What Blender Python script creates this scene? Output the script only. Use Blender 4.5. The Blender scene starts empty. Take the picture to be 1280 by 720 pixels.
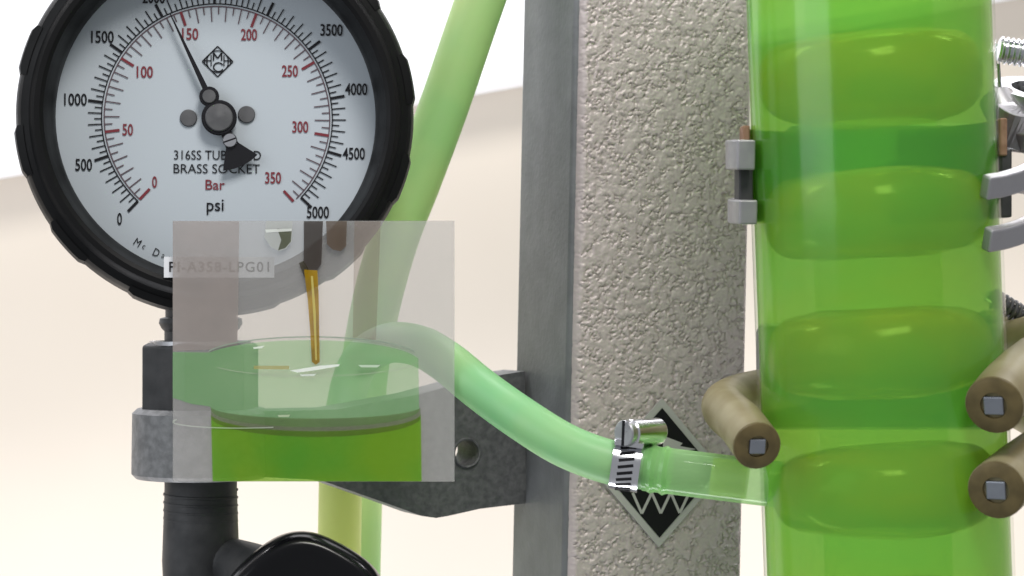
import bpy, bmesh, math, random
from mathutils import Vector, Matrix, noise
random.seed(7)
R = math.radians
S = bpy.context.scene
C = S.collection

# ------------------------------------------------------------------ camera
CAMD = 0.75
PXM = 4000.0                      # photograph pixels per metre on the plane y = 0
cam = bpy.data.cameras.new('camera'); cam_o = bpy.data.objects.new('camera', cam); C.objects.link(cam_o)
cam_o.location = (0, -CAMD, 0); cam_o.rotation_euler = (R(90), 0, 0)
cam.sensor_width = 36; cam.lens = 36*CAMD/(1280/PXM)
cam.clip_start = 0.01; cam.clip_end = 20
cam.dof.use_dof = True; cam.dof.focus_distance = 0.745; cam.dof.aperture_fstop = 22
S.camera = cam_o

# ------------------------------------------------------------------ world, lamps, exposure
w = bpy.data.worlds.new('World'); S.world = w; w.use_nodes = True
w.node_tree.nodes['Background'].inputs[0].default_value = (0.93, 0.96, 1.0, 1)
w.node_tree.nodes['Background'].inputs[1].default_value = 0.34

def area(name, loc, target, size, power, color=(1, 1, 1), size_y=None):
    l = bpy.data.lights.new(name, 'AREA'); l.energy = power; l.color = color; l.size = size
    if size_y:
        l.shape = 'RECTANGLE'; l.size_y = size_y
    o = bpy.data.objects.new(name, l); C.objects.link(o); o.location = loc
    o.rotation_euler = (Vector(target)-Vector(loc)).to_track_quat('-Z', 'Y').to_euler()
    return o
area('key_lamp', (0.16, -0.60, 0.80), (0.02, 0, 0.04), 0.34, 7.6, (1.0, 0.97, 0.93))
area('window_lamp', (-0.85, -0.55, 0.35), (-0.05, 0, 0), 0.7, 4.2, (0.90, 0.95, 1.0))
area('board_fill', (0.0, 0.25, 0.60), (0.0, 0.40, 0.05), 1.2, 8.0, (1.0, 0.98, 1.0), 0.06)  # unseen light added above to whiten the board and reach the lower wall
area('lower_wall_fill', (-0.05, 0.12, -0.55), (-0.05, 0.40, -0.16), 1.0, 5.2, (0.94, 0.95, 1.0), 0.2)  # unseen light added below view so the beige wall fades to white

S.view_settings.view_transform = 'Standard'; S.view_settings.look = 'None'
S.view_settings.exposure = 0.0; S.view_settings.gamma = 1.0; S.view_settings.use_curve_mapping = False
S.render.engine = 'CYCLES'
S.cycles.use_denoising = True
S.cycles.max_bounces = 12; S.cycles.transparent_max_bounces = 24
S.cycles.caustics_reflective = False; S.cycles.caustics_refractive = False

# ------------------------------------------------------------------ helpers
def pt(u, v, y=0.0):
    k = (CAMD+y)/CAMD/PXM
    return Vector(((u-640)*k, y, (360-v)*k))
def s2l(r, g, b):
    f = lambda c: c/12.92 if c <= 0.04045 else ((c+0.055)/1.055)**2.4
    return (f(r/255), f(g/255), f(b/255))

class MB:
    def __init__(s): s.v = []; s.f = []
    def add(s, vs, fs):
        o = len(s.v); s.v += [Vector(p) for p in vs]; s.f += [tuple(i+o for i in q) for q in fs]; return s
    def box(s, c, d, M=None):
        c = Vector(c); vs = []
        for x in (-.5, .5):
            for y in (-.5, .5):
                for z in (-.5, .5):
                    p = Vector((x*d[0], y*d[1], z*d[2]))
                    if M: p = M @ p
                    vs.append(c+p)
        return s.add(vs, [(0,1,3,2),(4,6,7,5),(0,4,5,1),(2,3,7,6),(0,2,6,4),(1,5,7,3)])
    def lathe(s, prof, n=64, M=None, close=False, cap=False):
        # profile (r, h) round local Z
        M = M or Matrix(); o = len(s.v); m = len(prof)
        for i in range(n):
            a = 2*math.pi*i/n
            for r, h in prof:
                s.v.append(M @ Vector((r*math.cos(a), r*math.sin(a), h)))
        for i in range(n):
            j = (i+1) % n
            for k in range(m if close else m-1):
                k2 = (k+1) % m
                s.f.append((o+i*m+k, o+j*m+k, o+j*m+k2, o+i*m+k2))
        if cap:
            s.f.append(tuple(o+i*m for i in range(n))[::-1]); s.f.append(tuple(o+i*m+m-1 for i in range(n)))
        return s
    def prism(s, poly, d0, d1, M=None):
        # polygon (x, z) extruded along y from d0 to d1
        M = M or Matrix(); n = len(poly)
        vs = [M @ Vector((x, d0, z)) for x, z in poly]+[M @ Vector((x, d1, z)) for x, z in poly]
        fs = [tuple(range(n)), tuple(range(2*n-1, n-1, -1))]
        fs += [(i, (i+n), (i+1) % n+n, (i+1) % n) for i in range(n)]
        return s.add(vs, fs)
    def sweep(s, path, sec, ups=None, cap=True, closed=False, scale=None):
        # section (a, b) points swept along a path
        path = [Vector(p) for p in path]; n = len(path); m = len(sec); o = len(s.v)
        nrm = None
        for i, p in enumerate(path):
            t = (path[(i+1) % n]-path[i-1]) if closed else (path[min(i+1, n-1)]-path[max(i-1, 0)])
            t.normalize()
            if ups is not None:
                up = Vector(ups[i] if isinstance(ups, list) else ups); nrm = (up-t*up.dot(t)).normalized()
            elif nrm is None:
                up = Vector((0, 0, 1)) if abs(t.z) < .9 else Vector((0, 1, 0)); nrm = (up-t*up.dot(t)).normalized()
            else:
                nrm = (nrm-t*nrm.dot(t)).normalized()
            b = t.cross(nrm); k = scale[i] if scale else 1
            for a, c in sec: s.v.append(p+nrm*a*k+b*c*k)
        for i in range(n if closed else n-1):
            i2 = (i+1) % n
            for k in range(m):
                k2 = (k+1) % m
                s.f.append((o+i*m+k, o+i*m+k2, o+i2*m+k2, o+i2*m+k))
        if cap and not closed:
            s.f.append(tuple(o+k for k in range(m))[::-1]); s.f.append(tuple(o+(n-1)*m+k for k in range(m)))
        return s
    def build(s, name, m, parent=None, smooth=35, bevel=0, seg=2):
        me = bpy.data.meshes.new(name); me.from_pydata([tuple(p) for p in s.v], [], s.f)
        bm = bmesh.new(); bm.from_mesh(me); bmesh.ops.recalc_face_normals(bm, faces=bm.faces); bm.to_mesh(me); bm.free()
        if smooth:
            me.polygons.foreach_set('use_smooth', [True]*len(me.polygons)); me.set_sharp_from_angle(angle=R(smooth))
        me.materials.append(m)
        o = bpy.data.objects.new(name, me); C.objects.link(o)
        if parent: o.parent = parent; o.matrix_parent_inverse = Matrix()
        if bevel:
            b = o.modifiers.new('bevel', 'BEVEL'); b.width = bevel; b.segments = seg; b.limit_method = 'ANGLE'; b.angle_limit = R(40)
        return o
def circ(r, n=20, rb=None): return [(r*math.cos(2*math.pi*i/n), (rb or r)*math.sin(2*math.pi*i/n)) for i in range(n)]
def spline(pts, n=14):
    pts = [Vector(p) for p in pts]; P_ = [pts[0]*2-pts[1]]+pts+[pts[-1]*2-pts[-2]]; out = []
    for i in range(1, len(P_)-2):
        a, b, c, d = P_[i-1:i+3]
        for k in range(n):
            t = k/n
            out.append(.5*((2*b)+(c-a)*t+(2*a-5*b+4*c-d)*t*t+(3*b-a-3*c+d)*t**3))
    out.append(pts[-1]); return out
def thing(name, label, cat, M=None, group=None):
    o = bpy.data.objects.new(name, None); C.objects.link(o); o.empty_display_size = .01
    if M is not None: o.matrix_world = M
    o['label'] = label; o['category'] = cat
    if group: o['group'] = group
    return o
def tag(o, label, cat): o['label'] = label; o['category'] = cat; return o

# axis matrices: local Z -> given direction
def along(loc, d, spin=0):
    return Matrix.Translation(loc) @ Vector(d).to_track_quat('Z', 'Y').to_matrix().to_4x4() @ Matrix.Rotation(spin, 4, 'Z')

# ------------------------------------------------------------------ materials
def mat(name, col, rough=.5, metal=0, col2=None, nscale=60, bump=0, bscale=300, bdist=.0005, coat=0, spec=.5, rvar=0, alpha_mix=None, stretch=None):
    m = bpy.data.materials.new(name); m.use_nodes = True; nt = m.node_tree; N = nt.nodes; L = nt.links
    p = N['Principled BSDF']; p.inputs['Base Color'].default_value = (*col, 1); p.inputs['Roughness'].default_value = rough
    p.inputs['Metallic'].default_value = metal; p.inputs['Coat Weight'].default_value = coat; p.inputs['Specular IOR Level'].default_value = spec
    tc = N.new('ShaderNodeTexCoord'); src = tc.outputs['Object']
    if stretch:
        mp = N.new('ShaderNodeMapping'); mp.inputs['Scale'].default_value = stretch; L.new(src, mp.inputs[0]); src = mp.outputs[0]
    if col2 or rvar:
        n = N.new('ShaderNodeTexNoise'); n.inputs['Scale'].default_value = nscale; n.inputs['Detail'].default_value = 5; L.new(src, n.inputs[0])
        r = N.new('ShaderNodeMapRange'); r.inputs[1].default_value = .35; r.inputs[2].default_value = .65; L.new(n.outputs[0], r.inputs[0])
        if col2:
            mx = N.new('ShaderNodeMix'); mx.data_type = 'RGBA'; mx.inputs[6].default_value = (*col, 1); mx.inputs[7].default_value = (*col2, 1)
            L.new(r.outputs[0], mx.inputs[0]); L.new(mx.outputs[2], p.inputs['Base Color'])
        if rvar:
            r2 = N.new('ShaderNodeMapRange'); r2.inputs[3].default_value = max(.02, rough-rvar); r2.inputs[4].default_value = rough+rvar
            L.new(r.outputs[0], r2.inputs[0]); L.new(r2.outputs[0], p.inputs['Roughness'])
    if bump:
        n = N.new('ShaderNodeTexNoise'); n.inputs['Scale'].default_value = bscale; n.inputs['Detail'].default_value = 4; L.new(src, n.inputs[0])
        b = N.new('ShaderNodeBump'); b.inputs['Strength'].default_value = bump; b.inputs['Distance'].default_value = bdist
        L.new(n.outputs[0], b.inputs['Height']); L.new(b.outputs[0], p.inputs['Normal'])
    return m
def see_through(name, col, trans, opacity, rough=.1, edge=0.0, trl=0.3, col2=None, nscale=40, spec=.5, stretch=None, gloss=True):
    """mix of a tinted see-through layer and a body that scatters light (diffuse + translucent)"""
    m = bpy.data.materials.new(name); m.use_nodes = True; nt = m.node_tree; N = nt.nodes; L = nt.links
    p = N['Principled BSDF']; out = N['Material Output']
    p.inputs['Roughness'].default_value = rough; p.inputs['Specular IOR Level'].default_value = spec if gloss else 0
    p.inputs['Base Color'].default_value = (*col, 1)
    tr = N.new('ShaderNodeBsdfTranslucent'); tr.inputs[0].default_value = (*col, 1)
    if col2:
        tc = N.new('ShaderNodeTexCoord'); src = tc.outputs['Object']
        if stretch:
            mp = N.new('ShaderNodeMapping'); mp.inputs['Scale'].default_value = stretch; L.new(src, mp.inputs[0]); src = mp.outputs[0]
        n = N.new('ShaderNodeTexNoise'); n.inputs['Scale'].default_value = nscale; n.inputs['Detail'].default_value = 3; L.new(src, n.inputs[0])
        r = N.new('ShaderNodeMapRange'); r.inputs[1].default_value = .36; r.inputs[2].default_value = .64; L.new(n.outputs[0], r.inputs[0])
        mx = N.new('ShaderNodeMix'); mx.data_type = 'RGBA'; mx.inputs[6].default_value = (*col, 1); mx.inputs[7].default_value = (*col2, 1)
        L.new(r.outputs[0], mx.inputs[0]); L.new(mx.outputs[2], p.inputs['Base Color']); L.new(mx.outputs[2], tr.inputs[0])
    body = N.new('ShaderNodeMixShader'); body.inputs[0].default_value = trl; L.new(p.outputs[0], body.inputs[1]); L.new(tr.outputs[0], body.inputs[2])
    tp = N.new('ShaderNodeBsdfTransparent'); tp.inputs[0].default_value = (*trans, 1)
    mix = N.new('ShaderNodeMixShader'); mix.inputs[0].default_value = opacity
    if edge:
        fr = N.new('ShaderNodeFresnel'); fr.inputs[0].default_value = 1.33
        ad = N.new('ShaderNodeMath'); ad.operation = 'MULTIPLY_ADD'; ad.inputs[1].default_value = edge; ad.inputs[2].default_value = opacity; ad.use_clamp = True
        ge = N.new('ShaderNodeNewGeometry'); inv = N.new('ShaderNodeMath'); inv.operation = 'SUBTRACT'; inv.inputs[0].default_value = 1; L.new(ge.outputs['Backfacing'], inv.inputs[1])
        m0 = N.new('ShaderNodeMath'); m0.operation = 'MULTIPLY'; L.new(fr.outputs[0], m0.inputs[0]); L.new(inv.outputs[0], m0.inputs[1])
        L.new(m0.outputs[0], ad.inputs[0]); L.new(ad.outputs[0], mix.inputs[0])
    L.new(tp.outputs[0], mix.inputs[1]); L.new(body.outputs[0], mix.inputs[2]); L.new(mix.outputs[0], out.inputs[0])
    return m
def clear_glass(name, tint=(1, 1, 1), ior=1.45, rough=.02, k=1.0):
    m = bpy.data.materials.new(name); m.use_nodes = True; nt = m.node_tree; N = nt.nodes; L = nt.links
    N.remove(N['Principled BSDF']); out = N['Material Output']
    tp = N.new('ShaderNodeBsdfTransparent'); tp.inputs[0].default_value = (*tint, 1)
    g = N.new('ShaderNodeBsdfGlossy'); g.inputs['Roughness'].default_value = rough
    fr = N.new('ShaderNodeFresnel'); fr.inputs[0].default_value = ior
    ml = N.new('ShaderNodeMath'); ml.operation = 'MULTIPLY'; ml.inputs[1].default_value = k; L.new(fr.outputs[0], ml.inputs[0])
    ge = N.new('ShaderNodeNewGeometry'); inv = N.new('ShaderNodeMath'); inv.operation = 'SUBTRACT'; inv.inputs[0].default_value = 1; L.new(ge.outputs['Backfacing'], inv.inputs[1])
    m0 = N.new('ShaderNodeMath'); m0.operation = 'MULTIPLY'; L.new(ml.outputs[0], m0.inputs[0]); L.new(inv.outputs[0], m0.inputs[1]); ml = m0
    mix = N.new('ShaderNodeMixShader'); L.new(ml.outputs[0], mix.inputs[0]); L.new(tp.outputs[0], mix.inputs[1]); L.new(g.outputs[0], mix.inputs[2]); L.new(mix.outputs[0], out.inputs[0])
    return m

M_wall = mat('beige_wall', (.74, .665, .575), .8, col2=(.72, .64, .55), nscale=6)
M_board = mat('white_board', (.86, .86, .88), .6)
M_black = mat('black_bezel', (.006, .006, .0065), .5, rvar=.06, spec=.16, nscale=80, bump=.15, bscale=500, bdist=.0002)
M_black2 = mat('black_knob', (.003, .003, .004), .2, rvar=.05, spec=.3)
M_dial = mat('dial_white', (.53, .585, .635), .55)
M_ink = mat('black_ink', (.012, .012, .015), .7, spec=.15)
M_red = mat('red_ink', (.20, .018, .03), .6)
M_pink = mat('pale_red_ink', (.42, .20, .22), .6)
M_metal = mat('dull_steel', (.55, .55, .57), .34, 1, rvar=.1, nscale=300, bump=.1, bscale=600, bdist=.0001)
M_pin = mat('grey_pin', (.16, .16, .165), .4, .6, rvar=.1, nscale=300)
M_core = mat('slate_steel', (.30, .32, .36), .35, .8, rvar=.1, nscale=300)
M_bright = mat('bright_steel', (.75, .75, .78), .2, 1, rvar=.08, nscale=200)
M_cast = mat('grey_cast_iron', (.075, .078, .08), .55, .1, col2=(.12, .123, .125), nscale=500, bump=.5, bscale=500, bdist=.0006)
M_castl = mat('pale_cast_metal', (.30, .30, .31), .5, .3, col2=(.42, .42, .44), nscale=350, bump=.4, bscale=420, bdist=.0006)
M_ring = mat('grey_ring_metal', (.16, .162, .165), .5, .2, col2=(.25, .252, .256), nscale=350, bump=.4, bscale=420, bdist=.0006)
M_dark = mat('dark_fitting', (.035, .036, .038), .5, .2, col2=(.06, .06, .062), nscale=120, bump=.25, bscale=260, bdist=.0006)
M_alu = mat('clamp_alloy', (.42, .41, .43), .42, .75, rvar=.1, nscale=200, bump=.12, bscale=300, bdist=.0003)
M_cork = mat('brown_cork', (.33, .20, .13), .8, col2=(.22, .12, .07), nscale=300)
M_rubber = see_through('olive_rubber', s2l(176, 166, 132), (.8, .75, .6), .90, .40, trl=.25, col2=s2l(150, 138, 102), nscale=60)
M_rubber_end = mat('dark_rubber_end', s2l(84, 72, 40), .5, col2=s2l(104, 90, 54), nscale=200)
M_paper = mat('white_label_paper', (.80, .81, .84), .6)
M_hose = see_through('green_hose', s2l(180, 220, 158), (.5, .8, .4), .94, .38, trl=.35, col2=s2l(218, 230, 168), nscale=18, spec=.35)
M_hose2 = see_through('green_hose_lower', s2l(150, 212, 156), (.5, .8, .4), .94, .36, trl=.28, col2=s2l(178, 218, 156), nscale=26, spec=.35)
M_hose3 = see_through('yellow_green_hose', s2l(238, 242, 186), (.5, .8, .4), .95, .4, trl=.5, col2=s2l(228, 234, 168), nscale=22)
M_liquid = see_through('green_liquid', (.135, .53, .075), (.76, .97, .42), .56, .12, edge=.2, trl=.40, col2=(.21, .50, .055), nscale=20, stretch=(.6, .6, 1.8), spec=.2)
M_coil = see_through('bulb_glass', (.95, .56, .15), (.92, .95, .60), .62, .16, edge=.2, trl=.05, spec=1.0, col2=(.62, .52, .10), nscale=40)
M_inner = see_through('inner_tube_glass', (.22, .60, .08), (.93, .99, .80), .08, .3, trl=.3)
M_glass = clear_glass('jacket_glass', (.97, 1, .96), rough=.14)
M_arm = see_through('side_arm_glass', s2l(185, 225, 170), (.80, .96, .72), .42, .03, edge=.8, trl=.4, spec=.9)
M_armin = see_through('side_arm_sleeve', s2l(232, 238, 180), (.9, .95, .6), .7, .1, trl=.4)
M_lens = clear_glass('gauge_lens', (1, 1, 1), k=.5, rough=.08)

def hammer_mat():
    m = bpy.data.materials.new('hammered_grey_paint'); m.use_nodes = True; nt = m.node_tree; N = nt.nodes; L = nt.links
    p = N['Principled BSDF']; p.inputs['Roughness'].default_value = .42; p.inputs['Metallic'].default_value = .1
    tc = N.new('ShaderNodeTexCoord')
    n = N.new('ShaderNodeTexNoise'); n.inputs['Scale'].default_value = 700; n.inputs['Detail'].default_value = 3; L.new(tc.outputs['Object'], n.inputs[0])
    n2 = N.new('ShaderNodeTexNoise'); n2.inputs['Scale'].default_value = 25; n2.inputs['Detail'].default_value = 3; L.new(tc.outputs['Object'], n2.inputs[0])
    mx = N.new('ShaderNodeMix'); mx.data_type = 'RGBA'; mx.inputs[6].default_value = (.51, .44, .43, 1); mx.inputs[7].default_value = (.60, .525, .515, 1)
    L.new(n2.outputs[0], mx.inputs[0]); L.new(mx.outputs[2], p.inputs['Base Color'])
    b = N.new('ShaderNodeBump'); b.inputs['Strength'].default_value = .35; b.inputs['Distance'].default_value = .0004
    L.new(n.outputs[0], b.inputs['Height']); L.new(b.outputs[0], p.inputs['Normal'])
    return m
M_hammer = hammer_mat()
M_postside = mat('grey_paint', (.145, .15, .157), .5, .1, col2=(.18, .186, .194), nscale=90, bump=.4, bscale=520, bdist=.0004)

# ------------------------------------------------------------------ text
DG = bpy.context.evaluated_depsgraph_get
FONT_MONO = None
def text_mesh(body, height, xs=1.0, bold=0.0, spacing=1.0):
    cu = bpy.data.curves.new('t', 'FONT'); cu.body = body; cu.size = height/0.72; cu.align_x = 'CENTER'; cu.align_y = 'CENTER'
    cu.offset = bold; cu.space_character = spacing; cu.resolution_u = 3
    o = bpy.data.objects.new('t', cu); C.objects.link(o); bpy.context.view_layer.update()
    me = bpy.data.meshes.new_from_object(o.evaluated_get(DG())); bpy.data.objects.remove(o); bpy.data.curves.remove(cu)
    xsv = [v.co.x for v in me.vertices]; ysv = [v.co.y for v in me.vertices]
    cx = (min(xsv)+max(xsv))/2; cy = (min(ysv)+max(ysv))/2
    for v in me.vertices: v.co = ((v.co.x-cx)*xs, 0, v.co.y-cy)       # stands in the xz plane, read from -y
    return me
def text(name, body, height, x, y, z, m, parent, xs=1.0, bold=0.0, rot=0, spacing=1.0, width=None):
    me = text_mesh(body, height, xs, bold, spacing)
    if width:
        ww = max(v.co.x for v in me.vertices)-min(v.co.x for v in me.vertices); k = width/ww
        for v in me.vertices: v.co.x *= k
    me.materials.append(m)
    o = bpy.data.objects.new(name, me); C.objects.link(o); o.parent = parent
    o.location = (x, y, z); o.rotation_euler = (0, rot, 0); return o

# ================================================================== SETTING
mb = MB().box((0, .42, 0), (2.4, .04, 2.0)); o = mb.build('wall', M_wall, smooth=0); o['kind'] = 'structure'
# white board on the wall, its lower edge running up to the right
a = pt(0, 207, .365); b = pt(650, 92, .365)
d = (b-a).normalized(); ang = math.atan2(d.z, d.x)
Mr = Matrix.Rotation(-ang, 4, 'Y')
ctr = (a+b)/2+Vector((.02, .0175, 0))+Mr @ Vector((0, 0, .25))
mb = MB().box((0, 0, 0), (1.3, .035, .5))
o = mb.build('wall_board', M_board, smooth=0, bevel=.003); o.matrix_world = Matrix.Translation(ctr) @ Mr
tag(o, 'plain white board on the beige wall behind the gauge, its lower edge sloping', 'board')

# ================================================================== POST
post = thing('support_post', 'square grey metal post with rough hammered front, behind the green tube', 'post')
Y0 = .03
cL = pt(716, 360, Y0)
th = R(20); ex = Vector((math.cos(th), math.sin(th), 0)); ey = Vector((-math.sin(th), math.cos(th), 0))
Lf, Ld = .0643, .053
Mpost = Matrix.Translation((cL.x, cL.y, 0)) @ Matrix.Rotation(.021, 4, 'Y') @ Matrix.Rotation(th, 4, 'Z')
post.matrix_world = Mpost
H0, H1 = -.24, .24
poly = [(0, .0030), (Lf, .0030), (Lf, Ld), (0, Ld)]
mb = MB(); n = len(poly)
mb.add([(x, y, H0) for x, y in poly]+[(x, y, H1) for x, y in poly], [(0,1,2,3),(7,6,5,4)]+[(i, (i+1) % 4, (i+1) % 4+4, i+4) for i in range(4)])
mb.build('post_body', M_postside, post, smooth=30, bevel=.0022, seg=3)
# hammered front: real relief
nx, nz = 190, 720
mb = MB(); x0, x1 = .0008, Lf-.0006; zz0, zz1 = -.118, .118
def relief(x, z):
    p = Vector((x*430, z*430, 3.1))
    q = p+Vector((noise.noise(p*1.7), noise.noise(p*1.7+Vector((9, 4, 1))), 0))*.45
    n1 = noise.noise(q); n2 = noise.noise(q*1.35+Vector((31, 7, 2)))
    c1 = max(0.0, 1-abs(n1+.05)/.16); c2 = max(0.0, 1-abs(n2-.1)/.13)
    mk_ = max(0.15, min(1.0, noise.noise(p*.8+Vector((3, 50, 8)))*2+.8))
    return .00085*max(c1, c2*.8)*mk_-.00030*n1-.00016*noise.noise(p*2.6)-.0002*noise.noise(p*.3)
for j in range(nz+1):
    for i in range(nx+1):
        x = x0+(x1-x0)*i/nx; z = zz0+(zz1-zz0)*j/nz
        e = 1-(1-min(1, i/9))**2; e *= 1-(1-min(1, (nx-i)/6))**2
        mb.v.append(Vector((x, .0050-.0046*e+relief(x, z)*e, z)))
for j in range(nz):
    for i in range(nx):
        k = j*(nx+1)+i; mb.f.append((k, k+1, k+nx+2, k+nx+1))
mb.build('hammered_front', M_hammer, post, smooth=180)

# diamond sticker on the post front
stk = thing('diamond_sticker', 'black diamond sticker with pale border and zigzag lines, on the post', 'sticker')
# local frame on the post front: x along the front, z up
def on_post(u, v):
    # intersect camera ray with the front plane of the post
    Mi = Mpost.inverted(); o_ = Mi @ Vector((0, -CAMD, 0)); p_ = Mi @ pt(u, v, 0); dr = p_-o_
    t = (-.0006-o_.y)/dr.y; q = o_+dr*t; return q.x, q.z
stk.matrix_world = Mpost
cx, cz = on_post(826, 591)
def dia(hw, hh): return [(cx, cz-hh), (cx+hw, cz), (cx, cz+hh), (cx-hw, cz)]
M_stick = mat('sticker_border', (.47, .46, .44), .45)
M_stickb = mat('sticker_black', (.008, .008, .009), .6, spec=.2)
hh = abs(on_post(834, 498)[1]-on_post(824, 684)[1])/2
MB().prism(dia(.0231, hh), -.0005, .001).build('sticker_border', M_stick, stk, 0)
MB().prism(dia(.0199, hh*.87), -.00075, -.0004).build('sticker_face', M_stickb, stk, 0)
# zigzag line and white arrow shape
mb = MB(); zz = cz-.0125; w_ = .0009
xs_ = [cx-.0100+i*.0034 for i in range(7)]
for i in range(6):
    za, zb = (zz+.006, zz-.0008) if i % 2 == 0 else (zz-.0008, zz+.006)
    p0 = Vector((xs_[i], 0, za)); p1 = Vector((xs_[i+1], 0, zb)); dd = (p1-p0).normalized(); nn = Vector((-dd.z, 0, dd.x))*w_*.5
    mb.prism([((p0-nn).x, (p0-nn).z), ((p1-nn).x, (p1-nn).z), ((p1+nn).x, (p1+nn).z), ((p0+nn).x, (p0+nn).z)], -.0009-.00003*(i % 2), -.0007)
mb.build('zigzag_line', M_stick, stk, 0)
MB().prism([(cx+.0005, cz+.0122), (cx+.0075, cz+.0098), (cx+.0066, cz+.0088), (cx+.0125, cz+.0078), (cx+.0005, cz+.0060)], -.0009, -.0007).build('white_flash', M_stick, stk, 0)

# ================================================================== BRACKET
br = thing('cast_bracket', 'grey cast iron bracket with round ring carrying the gauge, bolted to the post', 'bracket')
SX, SY = pt(251, 500, .035).x, .035
zt, zb = pt(251, 510, .035).z, pt(251, 597, .035).z
prof = [(.0105, zt), (.0205, zt), (.0222, zt-.0015), (.0225, zb+.0015), (.021, zb), (.0105, zb)]
MB().lathe(prof, 72, Matrix.Translation((SX, SY, 0)), close=True).build('ring', M_ring, br)
TA = math.tan(R(24)); yb = .020; XR = SX
def bp(u, v):          # point of the photograph's outline on the arm's own slanting front plane
    k_ = (u-640)/PXM/CAMD
    y = (yb+TA*(k_*CAMD-XR))/(1-TA*k_); return pt(u, v, y)
outer = [bp(q[0], q[1]) for q in ((285, 515), (420, 512), (520, 494), (575, 479), (600, 474), (630, 468), (656, 464), (658, 629), (600, 636), (560, 645), (545, 647.5), (527, 645), (505, 637), (480, 628), (400, 600), (285, 594))]
hcen = bp(583, 566); exa = Vector((1, TA, 0)).normalized(); nra = Vector((-exa.y, exa.x, 0)); hr = .0043
hole = [hcen+exa*hr*math.cos(2*math.pi*i/28)+Vector((0, 0, hr*math.sin(2*math.pi*i/28))) for i in range(28)]
bm = bmesh.new(); sides = []
for k in (0, 1):
    lo = [bm.verts.new(p+nra*.018*k) for p in outer]; lh = [bm.verts.new(p+nra*.018*k) for p in hole]
    es = [bm.edges.new((l[i], l[(i+1) % len(l)])) for l in (lo, lh) for i in range(len(l))]
    bmesh.ops.triangle_fill(bm, edges=es, use_beauty=True); sides.append((lo, lh))
for k in (0, 1):
    A, B = sides[0][k], sides[1][k]
    for i in range(len(A)): bm.faces.new((A[i], A[(i+1) % len(A)], B[(i+1) % len(A)], B[i]))
bmesh.ops.recalc_face_normals(bm, faces=bm.faces)
me = bpy.data.meshes.new('arm'); bm.to_mesh(me); bm.free(); me.materials.append(M_cast)
o = bpy.data.objects.new('arm', me); C.objects.link(o); o.parent = br
MB().lathe([(hr*1.0, -.0002), (hr*1.22, -.0002), (hr*1.12, -.0009), (hr*1.0, -.0007)], 32, along(hcen, nra), close=True).build('hole_rim', M_cast, br)

# ================================================================== GAUGE
gc = pt(271, 147, 0)
gauge = thing('pressure_gauge', 'large round black pressure gauge with white dial and bar and psi scales', 'gauge',
              Matrix.Translation(gc) @ Matrix.Rotation(R(6.5), 4, 'Z'))
AX = Matrix.Rotation(R(90), 4, 'X')     # lathe axis Z -> -Y (toward the viewer)
prof = [(.0496, .0), (.0496, .007), (.0502, .0085), (.0512, .0145), (.0520, .0172), (.0532, .018), (.0548, .018), (.0556, .0172), (.0566, .0150), (.0574, .0146),
        (.0590, .0140), (.0600, .0122), (.0604, .010), (.0612, .006), (.0614, -.004), (.0608, -.030), (.058, -.036), (.02, -.037)]
MB().lathe(prof, 128, AX).build('case', M_black, gauge, 25)
for i in range(12):                       # grip lugs round the rim
    a0 = 2*math.pi*(i+.12)/12; mb = MB(); m_ = 8
    for k in range(m_+1):
        a = a0+R(15)*k/m_; e = 1 if 0 < k < m_ else 0
        for r, h in ((.0585, .0145), (.0602+.0007*e, .0137), (.0609+.0008*e, .0095), (.0614+.0007*e, .0035), (.0608, -.003)):
            mb.v.append(AX @ Vector((r*math.cos(a), r*math.sin(a), h)))
    for k in range(m_):
        for j in range(4): mb.f.append((k*5+j, k*5+j+1, k*5+j+6, k*5+j+5))
    mb.f += [(0, 1, 2, 3, 4), tuple(m_*5+j for j in range(5))[::-1]]
    mb.build('rim_lug', M_black, gauge, 50)
dial = MB().lathe([(0.00001, .0), (.0497, .0)], 96, AX).build('dial', M_dial, gauge)
MB().lathe([(0.00001, .0078), (.0499, .0078)], 96, AX).build('lens', M_lens, gauge)
px = 1/PXM
DC = (1*px, -1*px)    # dial centre against the case centre
def ring_flat(mb, r0, r1, y, n=120, a0=0, a1=360):
    o_ = len(mb.v)
    for i in range(n+1):
        a = R(a0+(a1-a0)*i/n)
        for r in (r0, r1): mb.v.append(Vector((DC[0]+r*math.sin(a), y, DC[1]+r*math.cos(a))))
    for i in range(n): mb.f.append((o_+i*2, o_+i*2+1, o_+i*2+3, o_+i*2+2))
def tick(mb, ang, r0, r1, wd, y):
    a = R(ang-1.5); d_ = Vector((math.sin(a), 0, math.cos(a))); n_ = Vector((d_.z, 0, -d_.x))*wd/2; c_ = Vector((DC[0], y, DC[1]))
    mb.add([c_+d_*r0-n_, c_+d_*r0+n_, c_+d_*r1+n_, c_+d_*r1-n_], [(0, 1, 2, 3)])
mk = MB(); mr = MB(); mrl = MB()
for p in range(0, 5001, 50):
    a = -135+270*p/5000
    if p % 500 == 0: tick(mk, a, 143*px, 161*px, 3.4*px, -.0003)
    elif p % 100 == 0: tick(mk, a, 143*px, 160*px, 1.5*px, -.0003)
    else: tick(mk, a, 143*px, 152*px, 1.5*px, -.0003)
for p in range(0, 351, 5):
    a = -135+270*p/344.74
    if p % 50 == 0: tick(mr, a, 122*px, 140*px, 3.4*px, -.0003)
    elif p % 10 == 0: tick(mrl, a, 121*px, 140*px, 1.4*px, -.0003)
    else: tick(mrl, a, 130*px, 140*px, 1.4*px, -.0003)
ring_flat(mk, 142.4*px, 143.8*px, -.00025, a0=-136.5, a1=133.5)
ring_flat(mrl, 139.2*px, 140.6*px, -.00025, a0=-136.5, a1=137.6-2)
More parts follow.
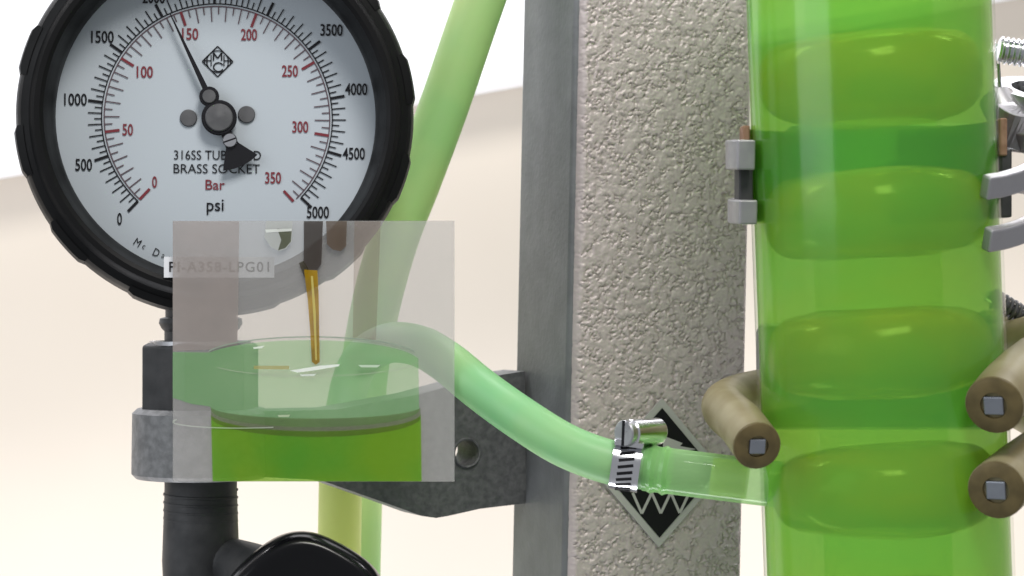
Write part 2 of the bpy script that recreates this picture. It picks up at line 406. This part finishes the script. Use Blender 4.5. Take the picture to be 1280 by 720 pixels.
mk.build('psi_scale', M_ink, gauge, 0); mr.build('bar_scale', M_red, gauge, 0); mrl.build('bar_minor_scale', M_pink if False else mat('grey_red_ink', (.10, .06, .075), .6), gauge, 0)
def dp(u, v): return ((u-271)*px, (147-v)*px)
for s_, u, v in (('0', 151, 274), ('500', 107, 207), ('1000', 97, 126), ('1500', 130, 48), ('2000', 193, -2), ('2500', 272, -26), ('3000', 352, -15), ('3500', 414, 36), ('4000', 445, 110), ('4500', 442, 191), ('5000', 397, 265)):
    x, z = dp(u, v); text('psi_numeral', s_, 15*px, x, -.0003, z, M_ink, gauge, bold=.00008, width=(6 if len(s_) == 1 else 7.2*len(s_)-1)*px)
for s_, u, v in (('0', 194, 228), ('50', 161, 163), ('100', 182, 91), ('150', 238, 43), ('200', 311, 43), ('250', 362, 88), ('300', 375, 158), ('350', 341, 222)):
    x, z = dp(u, v); text('bar_numeral', s_, 14.5*px, x, -.0003, z, M_red, gauge, bold=.00008, width=(6 if len(s_) == 1 else 7*len(s_)-1)*px)
x, z = dp(272, 194); text('dial_lettering', '316SS TUBE AND', 12*px, x, -.0003, z, M_ink, gauge, width=108*px)
x, z = dp(271, 211); text('dial_lettering', 'BRASS SOCKET', 12*px, x, -.0003, z, M_ink, gauge, width=107*px)
x, z = dp(269, 231); text('bar_lettering', 'Bar', 13*px, x, -.0003, z, M_red, gauge, width=24*px, bold=.00003)
x, z = dp(269, 259); text('psi_lettering', 'psi', 16*px, x, -.0003, z, M_ink, gauge, width=21*px, bold=.00003)
word = 'Mc Daniel Controls'; ang0 = -147.5                      # maker's name set round the lower rim
for k, ch in enumerate(word[:9]):
    if ch == ' ': continue
    a = R(ang0-k*2.75); r = 184*px
    text('maker_letter', ch, (10 if ch not in 'acnie' else 7.5)*px, DC[0]+r*math.sin(a), -.0003, DC[1]+r*math.cos(a)-(0 if ch not in 'acne' else 1*px), M_ink, gauge, xs=.85, rot=a+math.pi)
# maker's diamond emblem: diamond, globe lines, M, C and two H
mb = MB(); ec = dp(272, 77)
def seg(mb, x0, z0, x1, z1, wd, y=-.0003):
    p0 = Vector((ec[0]+x0*px, y, ec[1]+z0*px)); p1 = Vector((ec[0]+x1*px, y, ec[1]+z1*px)); dd = (p1-p0).normalized(); nn = Vector((dd.z, 0, -dd.x))*wd*px/2
    mb.add([p0-nn, p0+nn, p1+nn, p1-nn], [(0, 1, 2, 3)])
for q in ((0, 19, 19, 0), (19, 0, 0, -19), (0, -19, -19, 0), (-19, 0, 0, 19)): seg(mb, *q, 1.5)
nseg = 28
for i in range(nseg):
    a0 = 2*math.pi*i/nseg; a1 = 2*math.pi*(i+1)/nseg
    seg(mb, 13.5*math.cos(a0), 13.5*math.sin(a0), 13.5*math.cos(a1), 13.5*math.sin(a1), 1.2)
    if i not in (0, 1, 26, 27): seg(mb, 1+6*math.cos(a0), -7+5.5*math.sin(a0), 1+6*math.cos(a1), -7+5.5*math.sin(a1), 1.7)
for q in ((-5, 1, -5, 11), (-5, 11, 0, 4), (0, 4, 5, 11), (5, 11, 5, 1)): seg(mb, *q, 1.8)
for sx in (-1, 1):
    for q in ((8, -6, 8, 8), (13, -6, 13, 7), (8, 1, 17, 1), (16, -3, 16, 3)): seg(mb, sx*q[0], q[1], sx*q[2], q[3], 1.3)
mb.build('maker_emblem', M_ink, gauge, 0)
# dial pins, pointer
for u, v in ((236, 148), (308, 143)):
    x, z = dp(u, v); MB().lathe([(.0027, 0), (.0027, .0005), (.0024, .0008), (.00001, .0008)], 28, Matrix.Translation((x, 0, z)) @ AX).build('dial_pin', M_pin, gauge)
pv = dp(274, 148); yp = -.0032
pang = math.atan2(212-273, 148-18)
ptr = bpy.data.objects.new('pointer', None)
def pprism(poly, d0, d1):   # polygon in pointer frame (x across, z along the tip), px units
    ca, sa = math.cos(pang), math.sin(pang); return [(pv[0]+(x*ca+z*sa)*px, pv[1]+(-x*sa+z*ca)*px) for x, z in poly]
blade = pprism([(-3.6, 20), (3.6, 20), (3.5, 40), (.7, 142), (-.7, 142), (-3.5, 40)], 0, 0)
pointer = MB().prism(blade, yp, yp+.0006).build('pointer', M_ink, gauge, 0)
fan = pprism([(-6.5, -18), (-8.5, -38)]+[(66*math.sin(R(t)), -66*math.cos(R(t))) for t in (-21, -14, -7, 0, 7, 14, 21)]+[(8.5, -38), (6.5, -18)], 0, 0)
MB().prism(fan, yp+.0001, yp+.0007).build('counterweight', M_ink, pointer, 0)
MB().lathe([(.0055, -.0009), (.0055, .0004), (.0051, .0008), (.00001, .0008)], 40, Matrix.Translation((pv[0], yp, pv[1])) @ AX).build('hub', M_ink, pointer)
MB().lathe([(.0043, .0006), (.0043, .0013), (.0040, .0016), (.0022, .0017), (.00001, .0019)], 40, Matrix.Translation((pv[0], yp, pv[1])) @ AX).build('hub_cap', M_pin, pointer)
q = pprism([(0, 29)], 0, 0)[0]
MB().lathe([(.0031, -.0007), (.0031, .0004), (.0028, .0007), (.00001, .0007)], 32, Matrix.Translation((q[0], yp, q[1])) @ AX).build('pivot_disc', M_ink, pointer)
MB().lathe([(.0021, .0005), (.0021, .0011), (.0019, .0013), (.00001, .0013)], 32, Matrix.Translation((q[0], yp, q[1])) @ AX).build('pivot_cap', M_pin, pointer)
q = pprism([(0, -31)], 0, 0)[0]
sc_ = MB().lathe([(.0023, -.0002), (.0023, .0006), (.0020, .0009), (.00001, .0009)], 32, Matrix.Translation((q[0], yp, q[1])) @ AX).build('screw', M_bright, pointer)
MB().box((q[0], yp-.00093, q[1]), (.0042, .0002, .0005), Matrix.Rotation(R(-20), 3, 'Y')).build('screw_slot', M_ink, pointer, 0)
# stem, nut (world coordinates -> gauge frame)
Gi = gauge.matrix_world.inverted()
def zl(v): return pt(251, v, SY).z
Mst = Gi @ Matrix.Translation((SX, SY, 0))
MB().lathe([(.0115, zl(360)), (.0115, zl(396)), (.0133, zl(398)), (.0136, zl(404)), (.0128, zl(410)), (.0118, zl(414)), (.0118, zl(440))], 48, Mst).build('stem', M_dark, gauge)
zn0, zn1 = zl(428), zl(524)
MB().lathe([(.0196, zn1), (.0196, zn0-.0012), (.0175, zn0), (.0100, zn0)], 6, Mst @ Matrix.Rotation(R(22), 4, 'Z'), cap=True).build('hex_nut', M_dark, gauge, 30, bevel=.0006)
MB().lathe([(.0150, zl(431)), (.0166, zl(431)), (.0166, zl(426)), (.0150, zl(426))], 48, Mst, close=True).build('washer', M_metal, gauge)

# paper label stuck on the bezel
lab = thing('paper_label', 'narrow white paper label with typed tag number, stuck across the gauge rim', 'label',
            Matrix.Translation(gc) @ Matrix.Rotation(R(6.5), 4, 'Z'))
lk = (CAMD-.0183)/CAMD
def lp(u, v): q = pt(u, v, -.0183); return ((q.x-gc.x), (q.z-gc.z))
x0, z0 = lp(197, 347); x1, z1 = lp(334, 321)
MB().box(((x0+x1)/2, -.0183, (z0+z1)/2), (x1-x0, .0003, z1-z0)).build('paper', M_paper, lab, 0)
text('typed_text', 'PI-A358-LPG01', 13*px*lk, (x0+x1)/2, -.0186, (z0+z1)/2+.0001, M_ink, lab, width=124*px*lk, bold=.00004, spacing=1.15)

# ================================================================== VALVE UNDER THE BRACKET
valve = thing('needle_valve', 'black pipe elbow valve with dark lobed knob, screwed under the bracket ring', 'valve')
MB().lathe([(.0105, zl(520)), (.0118, zl(596)), (.0118, zl(612)), (.0122, zl(660)), (.0126, zl(700)), (.0118, zl(760)), (.006, zl(775))], 40, Matrix.Translation((SX, SY, 0)), cap=True).build('pipe', M_dark, valve)
mb = MB()                                                # thread turns on the pipe
pth = [Vector((SX+.0118*math.cos(t), SY+.0118*math.sin(t), zl(612)-(.0155*t/(2*math.pi*6)))) for t in [i*2*math.pi/28 for i in range(28*6+1)]]
mb.sweep(pth, circ(.0005, 6), ups=(0, 0, 1)).build('thread', M_dark, valve)
# branch to the knob
kc = pt(380, 772, -.005)
MB().sweep(spline([(SX, SY, zl(700)), (SX+.012, SY-.006, zl(704)), pt(340, 722, .010), kc+Vector((0, .004, .004))], 8), circ(.0085, 24)).build('branch', M_dark, valve)
mb = MB(); nA, rows = 120, [(.00, .0085), (.35, .0086), (.58, .0094), (.70, .0108), (.78, .0114), (.85, .0108), (.93, .0075), (.98, .002), (1.0, -.003), (.97, -.008), (.86, -.011), (.5, -.012)]
Mk = along(kc, (.10, -1, .22))
for i in range(nA):
    a = 2*math.pi*i/nA
    rr = .0266+.0007*math.cos(5*(a-R(96)))
    for r, h in rows: mb.v.append(Mk @ Vector((rr*max(r, .001)*math.cos(a), rr*max(r, .001)*math.sin(a), h)))
m_ = len(rows)
for i in range(nA):
    j = (i+1) % nA
    for k in range(m_-1): mb.f.append((i*m_+k, j*m_+k, j*m_+k+1, i*m_+k+1))
mb.f.append(tuple(i*m_+m_-1 for i in range(nA)))
mb.build('knob', M_black2, valve, 60)

# ================================================================== HOSES
def hose(name, pts, r, m, label):
    t = thing(name, label, 'hose')
    path = spline(pts, 16)
    MB().sweep(path, circ(r, 28)).build('hose_wall', m, t)
    # cut-open lumen at both ends gives the wall a thickness
    for e in (0, -1):
        d_ = (path[0]-path[1]) if e == 0 else (path[-1]-path[-2])
        MB().lathe([(r*.62, -.001), (r*.62, .0002), (r*.98, .0002), (r*.98, -.001)], 28, along(path[e], d_), close=True).build('hose_end', m, t)
    return t
hose('upper_hose', [pt(640, -110, .062), pt(597, 10, .060), pt(556, 130, .058), pt(522, 222, .058), pt(492, 300, .060), pt(468, 390, .070), pt(454, 480, .095), pt(450, 580, .115), pt(447, 700, .12), pt(444, 830, .12)],
     .0084, M_hose, 'pale green hose running down from above between gauge and post')
hose('lower_hose', [pt(812, 585, -.043), pt(760, 577, -.042), pt(705, 556, -.038), pt(650, 522, -.030), pt(600, 486, -.018), pt(558, 452, -.008), pt(522, 432, .010), pt(482, 430, .036), pt(448, 455, .066), pt(431, 510, .084), pt(427, 575, .088)],
     .0066, M_hose2, 'green hose curving in front of the bracket to the clamped glass side arm')

hose('drain_hose', [pt(429, 545, .087), pt(426, 590, .088), pt(424, 700, .09), pt(422, 830, .09)], .0076, M_hose3, 'yellowish green hose hanging straight down behind the bracket, left of the other one')

# worm-drive hose clamp
ca = pt(783, 581, -.0428); cd = (pt(812, 585, -.043)-pt(760, 577, -.042)).normalized()
hcp = thing('hose_clamp', 'shiny slotted steel worm-drive clamp tightened round the green hose', 'hose clamp', along(ca, cd))
# local: Z along the hose; find local angle that points up
Hi = hcp.matrix_world.to_3x3().inverted(); up = Hi @ Vector((0, -.25, 1)); au = math.atan2(up.y, up.x)
rb = .0070
MB().lathe([(rb, -.0042), (rb+.0007, -.0042), (rb+.0007, .0042), (rb, .0042)], 64, close=True).build('band', M_bright, hcp, 30)
fr = Hi @ Vector((0, -1, 0)); af = math.atan2(fr.y, fr.x)
for k in range(-7, 8):                                    # thread slots pressed into the band
    a = af+k*R(15); c_ = Vector((math.cos(a), math.sin(a), 0))*(rb+.00066)
    MB().box(c_, (.0003, .0009, .0046), (Matrix.Rotation(a, 3, 'Z') @ Matrix.Rotation(R(14), 3, 'X'))).build('slot', M_ink, hcp, 0)
Mh = Matrix.Rotation(au, 4, 'Z')
def hl(r, t, z): return Mh @ Vector((r, t, z))           # radial, tangential, along
hs = MB()
tdir = Mh.to_3x3() @ Vector((0, 1, 0))
viewt = Hi @ Vector((0, -1, 0))
sg = 1 if tdir.dot(viewt) > 0 else -1
# saddle + housing (barrel with its axis tangential, screw head toward the viewer)
Mb = Matrix.Translation(hl(rb+.0036, sg*.0005, .0022)) @ (Hi @ Vector((-.72, -.70, .0))).to_track_quat('Z', 'Y').to_matrix().to_4x4()
MB().lathe([(.0034, -.0090), (.0040, -.0082), (.0040, .0035), (.0036, .004)], 36, Mb, cap=True).build('screw_housing', M_bright, hcp)
MB().box(hl(rb+.0012, sg*.0005, .0), (.0018, .0105, .0088), Mh.to_3x3()).build('saddle', M_bright, hcp, 0, bevel=.0005)
MB().lathe([(.0037, .0042), (.0039, .0046), (.0039, .0062), (.0035, .0066), (.00001, .0066)], 36, Mb).build('screw_head', M_metal, hcp)
MB().box(Mb @ Vector((0, 0, .0066)), (.0074, .0009, .0003), (Mb.to_3x3() @ Matrix.Rotation(R(8), 3, 'Z'))).build('screw_slot', M_ink, hcp, 0)

# ================================================================== GREEN CONDENSER TUBE
TY = -.05
tc_ = pt(1098, 360, TY); TR = .0362
lean = -math.atan2(26, 720)
Mt = Matrix.Translation((tc_.x, TY, 0)) @ Matrix.Rotation(lean, 4, 'Y')
tube = thing('condenser_tube', 'wide upright glass tube full of bright green liquid around a row of bulbs', 'glass tube', Mt)
MB().lathe([(TR, -.16), (TR, .16)], 96).build('glass_jacket', M_glass, tube)
MB().lathe([(.0001, -.158), (TR-.0009, -.158), (TR-.0009, .158), (.0001, .158)], 96).build('green_liquid', M_liquid, tube)
pitch = .0402
MB().lathe([(.0185, -.155), (.0185, .155)], 48).build('inner_tube', M_inner, tube)
for k in range(-2, 5):                                # squat glass bulbs, hand-blown and a little uneven
    zc = pt(1098, 96+172*k, TY).z
    if abs(zc) > .14: continue
    prof = [(.0180, .0128)]+[(.0195+.0130*abs(math.cos(R(t)))**.62, .0118*math.sin(R(t))) for t in range(84, -85, -6)]+[(.0180, -.0128)]
    mb = MB().lathe(prof, 72)
    for p in mb.v:
        q = p*42+Vector((0, 0, 9.7*k)); k_ = 1+.026*noise.noise(q)+.012*noise.noise(q*3.1); p.x *= k_; p.y *= k_
        p.z += zc+.0016*noise.noise(q*.8+Vector((4, 4, 4)))+p.x*.018
    mb.build('bulb', M_coil, tube, 80)
# side arm
A0 = Mt.inverted() @ pt(806, 585, -.043); A1 = Mt.inverted() @ pt(975, 606, -.05)
MB().sweep(spline([A0, A0.lerp(A1, .35), A0.lerp(A1, .7), A1], 6), circ(.0068, 28)).build('side_arm', M_arm, tube)
B0 = A0.lerp(A1, .50); B1 = A0.lerp(A1, .76)
MB().sweep([B0, B1], circ(.0056, 24)).build('arm_sleeve', M_armin, tube)
for f_, r_ in ((.06, .0073), (.15, .0074)):
    q = A0.lerp(A1, f_); MB().lathe([(.0066, -.0016), (r_, 0), (.0066, .0016)], 32, along(q, A1-A0)).build('barb', M_arm, tube)

# ================================================================== LOWER CLAMP (rubber-sleeved fingers)
def tp(ang, r, z):     # point round the tube axis; ang 0 = toward the viewer, + to the right
    return Mt @ Vector((r*math.sin(R(ang)), -r*math.cos(R(ang)), z))
lc = thing('finger_clamp', 'lab clamp with olive rubber-sleeved fingers gripping the tube near the side arm', 'clamp')
def finger(end, mids, r):
    pth = spline([end]+mids, 10)
    f = MB().sweep(pth, circ(r, 28)).build('rubber_finger', M_rubber, lc)
    d_ = pth[0]-pth[1]; Me = along(pth[0], d_)
    MB().lathe([(r*.98, -.0015), (r*.97, .0006), (r*.80, .0010), (r*.46, .0010), (r*.44, -.001)], 28, Me).build('finger_end', M_rubber_end, f)
    MB().box(Me @ Vector((0, 0, .0004)), (r*.66, r*.62, .0016), Me.to_3x3()).build('metal_core', M_core, f, 0, bevel=.0003)
rf = .0068
finger(pt(946, 557, -.082), [pt(926, 530, -.063), pt(908, 514, -.045), pt(908, 503, -.025), pt(935, 492, .0), pt(1000, 480, .014)], rf)
finger(pt(1243, 506, -.088), [pt(1266, 478, -.070), pt(1298, 452, -.052), pt(1318, 436, -.030), pt(1300, 424, -.005), pt(1230, 420, .012)], .0082)
finger(pt(1246, 612, -.088), [pt(1272, 590, -.070), pt(1302, 568, -.052), pt(1322, 552, -.030), pt(1304, 520, -.005), pt(1230, 480, .012)], .0082)
MB().box((pt(1100, 455, .020).x, .022, pt(1100, 470, .02).z), (.078, .016, .034)).build('jaw_block', M_castl, lc, 0, bevel=.003)
mb = MB(); sp0 = pt(1240, 372, -.006); sp1 = pt(1300, 408, -.004); n_ = 10
ax_ = (sp1-sp0); Ms = along(sp0, ax_)
mb.sweep([Ms @ Vector((.0028*math.cos(i*.6), .0028*math.sin(i*.6), ax_.length*i/110)) for i in range(111)], circ(.0006, 6), ups=tuple(ax_.normalized())).build('spring', M_pin, lc)
MB().sweep([sp0-ax_*.1, sp1+ax_*.6], circ(.0019, 14)).build('spring_rod', M_metal, lc)
MB().sweep(spline([pt(1330, 404, -.02), pt(1290, 416, -.012), pt(1255, 425, -.004), pt(1225, 428, .012)], 8), circ(.0056, 18)).build('rubber_finger', M_rubber, lc)

# ================================================================== UPPER CLAMP (bare metal fingers)
uc = thing('alloy_clamp', 'grey alloy lab clamp with flat curved fingers and threaded bolt, holding the upper tube', 'clamp')
def band(a0, a1, za, zb_, r, hh_, tt, tilt=0, name='metal_finger', m=None, n=26):
    pth = []; ups = []
    for i in range(n+1):
        f = i/n; a = a0+(a1-a0)*f
        pth.append(tp(a, r+.010*max(0, f-.35)**1.6*0, za+(zb_-za)*f)); o_ = Mt.to_3x3() @ Vector((math.sin(R(a)), -math.cos(R(a)), 0))
        ups.append(tuple((Vector((0, 0, 1))*math.cos(R(tilt))-o_*math.sin(R(tilt)))))
    sec = [(-hh_/2, -tt/2), (hh_/2, -tt/2), (hh_/2, tt/2), (-hh_/2, tt/2)]
    return MB().sweep(pth, sec, ups=ups).build(name, m or M_alu, uc, 0, bevel=.0005)
zA = pt(1220, 236, -.08).z; zB = pt(1220, 302, -.08).z
RT = TR+.0012
def rf_band(za, end_rise):
    # finger tip near the front right of the tube, sweeping out to the right and back, rising
    p = [tp(45, TR+.0016, za-.0004), tp(56, TR+.0042, za+.0006), tp(66, TR+.0086, za+.0030), tp(76, TR+.0124, za+.0078), tp(92, TR+.0140, za+end_rise*1.0), tp(120, TR+.0130, za+end_rise*1.3), tp(150, TR+.012, za+end_rise*1.3)]
    pth = spline(p, 8); ups = [(-.25, -.55, .8)]*len(pth)
    hh_, tt = .0068, .0036
    sec = [(-hh_/2, -tt/2), (hh_/2, -tt/2), (hh_/2, tt/2), (-hh_/2, tt/2)]
    MB().sweep(pth, sec, ups=ups).build('metal_finger', M_alu, uc, 0, bevel=.0006)
rf_band(zA, .012); rf_band(zB, .014)
# left fingers seen edge-on beside the tube
for v0, v1 in ((172, 209), (246, 276)):
    z0 = pt(928, v0, -.05).z; z1 = pt(928, v1, -.05).z
    band(-72, -165, (z0+z1)/2, (z0+z1)/2+.004, TR+.0040, z0-z1, .0056)
band(-80, -160, pt(928, 222, -.05).z, pt(928, 222, -.05).z, TR+.0024, .022, .0042, name='rubber_pad', m=M_dark)
band(-83, -160, pt(930, 165, -.05).z, pt(930, 165, -.05).z, TR+.0014, .006, .0022, name='cork_pad', m=M_cork)
band(83, 160, pt(1256, 178, -.05).z, pt(1256, 178, -.05).z, TR+.0012, .011, .0022, name='cork_pad', m=M_cork)
band(84, 165, pt(1256, 235, -.05).z, pt(1256, 235, -.05).z, TR+.0016, .020, .0032, name='rubber_pad', m=M_dark)
# cast body behind, lug, wing ring and bolt to the right
MB().box((pt(1100, 230, .022).x, .022, pt(1100, 210, .022).z), (.060, .018, .028)).build('clamp_body', M_castl, uc, 0, bevel=.003)
MB().sweep(spline([pt(1252, 148, -.030), pt(1268, 160, -.034), pt(1296, 170, -.03), pt(1330, 190, -.01), pt(1310, 205, .015)], 8), [(-.0055, -.003), (.0055, -.003), (.0055, .003), (-.0055, .003)], ups=(0, -.5, 1)).build('side_lug', M_alu, uc, 0, bevel=.001)
MB().sweep(spline([pt(1246, 124, -.025), pt(1254, 140, -.028), pt(1262, 152, -.030)], 6), circ(.0055, 20)).build('lug_boss', M_alu, uc)
MB().lathe([(.0095, -.0022), (.0150, -.0022), (.0150, .0022), (.0095, .0022)], 48, along(pt(1302, 120, -.02), (.1, -.35, 1)), close=True).build('wing_ring', M_metal, uc, 30)
MB().box(pt(1290, 146, -.012), (.022, .01, .011)).build('pivot_block', M_dark, uc, 0, bevel=.001)
b0 = pt(1248, 62, -.03); b1 = pt(1340, 76, -.03); Mbt = along(b0, b1-b0); Lb = (b1-b0).length
prof = [(.0001, 0), (.0034, 0)]
nt_ = 14
for i in range(nt_): prof += [(.0042, (i+.35)*Lb/nt_), (.0042, (i+.5)*Lb/nt_), (.0034, (i+.95)*Lb/nt_)]
MB().lathe(prof, 28, Mbt).build('threaded_bolt', M_bright, uc, 20)
MB().sweep(spline([b1, b1+Vector((.004, .01, -.012)), pt(1335, 150, -.005), pt(1310, 205, .012)], 6), circ(.004, 14)).build('bolt_arm', M_metal, uc)
MB().sweep([pt(1246, 55, -.025), pt(1250, 112, -.026)], circ(.0006, 8)).build('wire', M_metal, uc)

# ================================================================== FADED-IN VIDEO INSET, BUILT AS AN ADDED SEE-THROUGH PANEL
PY = -.0222
pan = thing('video_inset', 'square faded-in video inset, built as an added see-through panel, showing an amber stream pouring into green liquid', 'picture')
def pp(u, v, y=PY): q = pt(u, v, y); return (q.x, q.z)
M_veil = see_through('inset_veil', (.60, .585, .57), (.98, .98, .98), .33, .25, trl=.15)
x0, z0 = pp(216, 602); x1, z1 = pp(568, 276)
MB().box(((x0+x1)/2, PY+.0008, (z0+z1)/2), (x1-x0, .0016, z1-z0)).build('plate', M_veil, pan, 0)
layer = [0]
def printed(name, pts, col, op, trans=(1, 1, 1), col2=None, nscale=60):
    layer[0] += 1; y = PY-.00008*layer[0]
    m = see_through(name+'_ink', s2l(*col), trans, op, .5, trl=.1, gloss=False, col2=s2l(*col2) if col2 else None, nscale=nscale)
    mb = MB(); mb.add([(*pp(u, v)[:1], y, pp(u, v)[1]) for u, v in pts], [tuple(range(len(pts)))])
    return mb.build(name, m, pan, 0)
def ell(cx, cy, a, b, t0=0, t1=360, n=40): return [(cx+a*math.cos(R(t0+(t1-t0)*i/n)), cy+b*math.sin(R(t0+(t1-t0)*i/n))) for i in range(n+1)]
def strip(mid, wid): 
    top = [(u, v-w2/2) for (u, v), w2 in zip(mid, wid)]; bot = [(u, v+w2/2) for (u, v), w2 in zip(mid, wid)]; return top+bot[::-1]
printed('pale_column', [(216, 276.5), (299, 276.5), (297, 431), (262, 437), (216, 439)], (178, 166, 160), .55, col2=(168, 158, 153))
printed('far_column', [(443, 276.5), (476, 276.5), (470, 425), (441, 425)], (150, 130, 115), .32)
green_top = [(216, 440)]+ell(386, 452, 137, 27, 205, 345, 24)+[(523, 448), (524, 512)]+ell(394, 512, 130, 22, 5, 175, 20)+[(263, 508), (240, 505), (216, 497)]
printed('liquid_surface', green_top, (118, 190, 105), .42, col2=(135, 200, 120), nscale=45)
printed('liquid_body', [(264, 519)]+ell(395, 517, 131, 22, 178, 2, 24)+[(526, 519), (527, 601.5), (266, 601.5)], (118, 172, 34), .52, (.74, .94, .34), col2=(78, 165, 46), nscale=40)
lowb = [(395+131*math.cos(R(t)), 512+20*math.sin(R(t))) for t in range(178, -1, -6)]
printed('liquid_edge', [(u, v-4-5*math.sin(R(180-i*6))) for i, (u, v) in enumerate(lowb)]+[(u, v+9+5*math.sin(R(i*6))) for i, (u, v) in list(enumerate(lowb))[::-1]], (92, 104, 52), .45, col2=(105, 128, 62), nscale=60)
bk = ell(389, 448, 136, 27, 200, 342, 30); printed('rim_line', strip(bk, [1.8]*len(bk)), (150, 165, 148), .8)
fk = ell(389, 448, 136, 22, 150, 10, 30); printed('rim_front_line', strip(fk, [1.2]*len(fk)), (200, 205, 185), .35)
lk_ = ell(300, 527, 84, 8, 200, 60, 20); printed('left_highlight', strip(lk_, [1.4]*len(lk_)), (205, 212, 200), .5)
printed('nozzle', [(380, 276.5), (404, 276.5), (402, 330), (397, 337), (385, 337), (380, 326)], (72, 66, 62), .90)
printed('nozzle_tip', [(374, 329), (380, 326), (386, 337), (386, 350), (380, 345)], (60, 54, 38), .8)
printed('amber_stream', [(380.5, 337), (397, 338), (398.5, 365), (399.5, 420), (400, 452), (395, 456), (390, 452), (388.5, 420), (385, 375), (382, 352)], (168, 132, 22), .85, col2=(140, 108, 18), nscale=200)
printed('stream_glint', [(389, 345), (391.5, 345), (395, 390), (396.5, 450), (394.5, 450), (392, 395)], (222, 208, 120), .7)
printed('glass_tip', [(333, 276.5), (366, 276.5), (365, 302), (358, 311), (349, 314), (339, 309), (331, 297)], (190, 192, 186), .6)
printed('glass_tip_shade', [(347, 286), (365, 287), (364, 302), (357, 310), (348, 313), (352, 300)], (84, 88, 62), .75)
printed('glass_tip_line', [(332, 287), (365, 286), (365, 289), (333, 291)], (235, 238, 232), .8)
printed('dark_rod', [(408, 276.5), (434, 276.5), (433, 308), (426, 314), (416, 312), (409, 305)], (98, 84, 72), .82, col2=(84, 72, 62))
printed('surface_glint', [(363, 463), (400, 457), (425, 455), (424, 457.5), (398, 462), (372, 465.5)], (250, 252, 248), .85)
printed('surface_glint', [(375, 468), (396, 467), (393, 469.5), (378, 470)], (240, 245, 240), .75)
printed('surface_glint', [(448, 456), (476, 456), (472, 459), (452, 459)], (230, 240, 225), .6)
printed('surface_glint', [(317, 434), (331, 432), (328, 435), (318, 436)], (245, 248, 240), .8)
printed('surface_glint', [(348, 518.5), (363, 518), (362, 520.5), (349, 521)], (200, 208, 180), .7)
printed('amber_line', [(318, 457), (362, 457), (362, 461.5), (318, 461)], (178, 162, 100), .65)
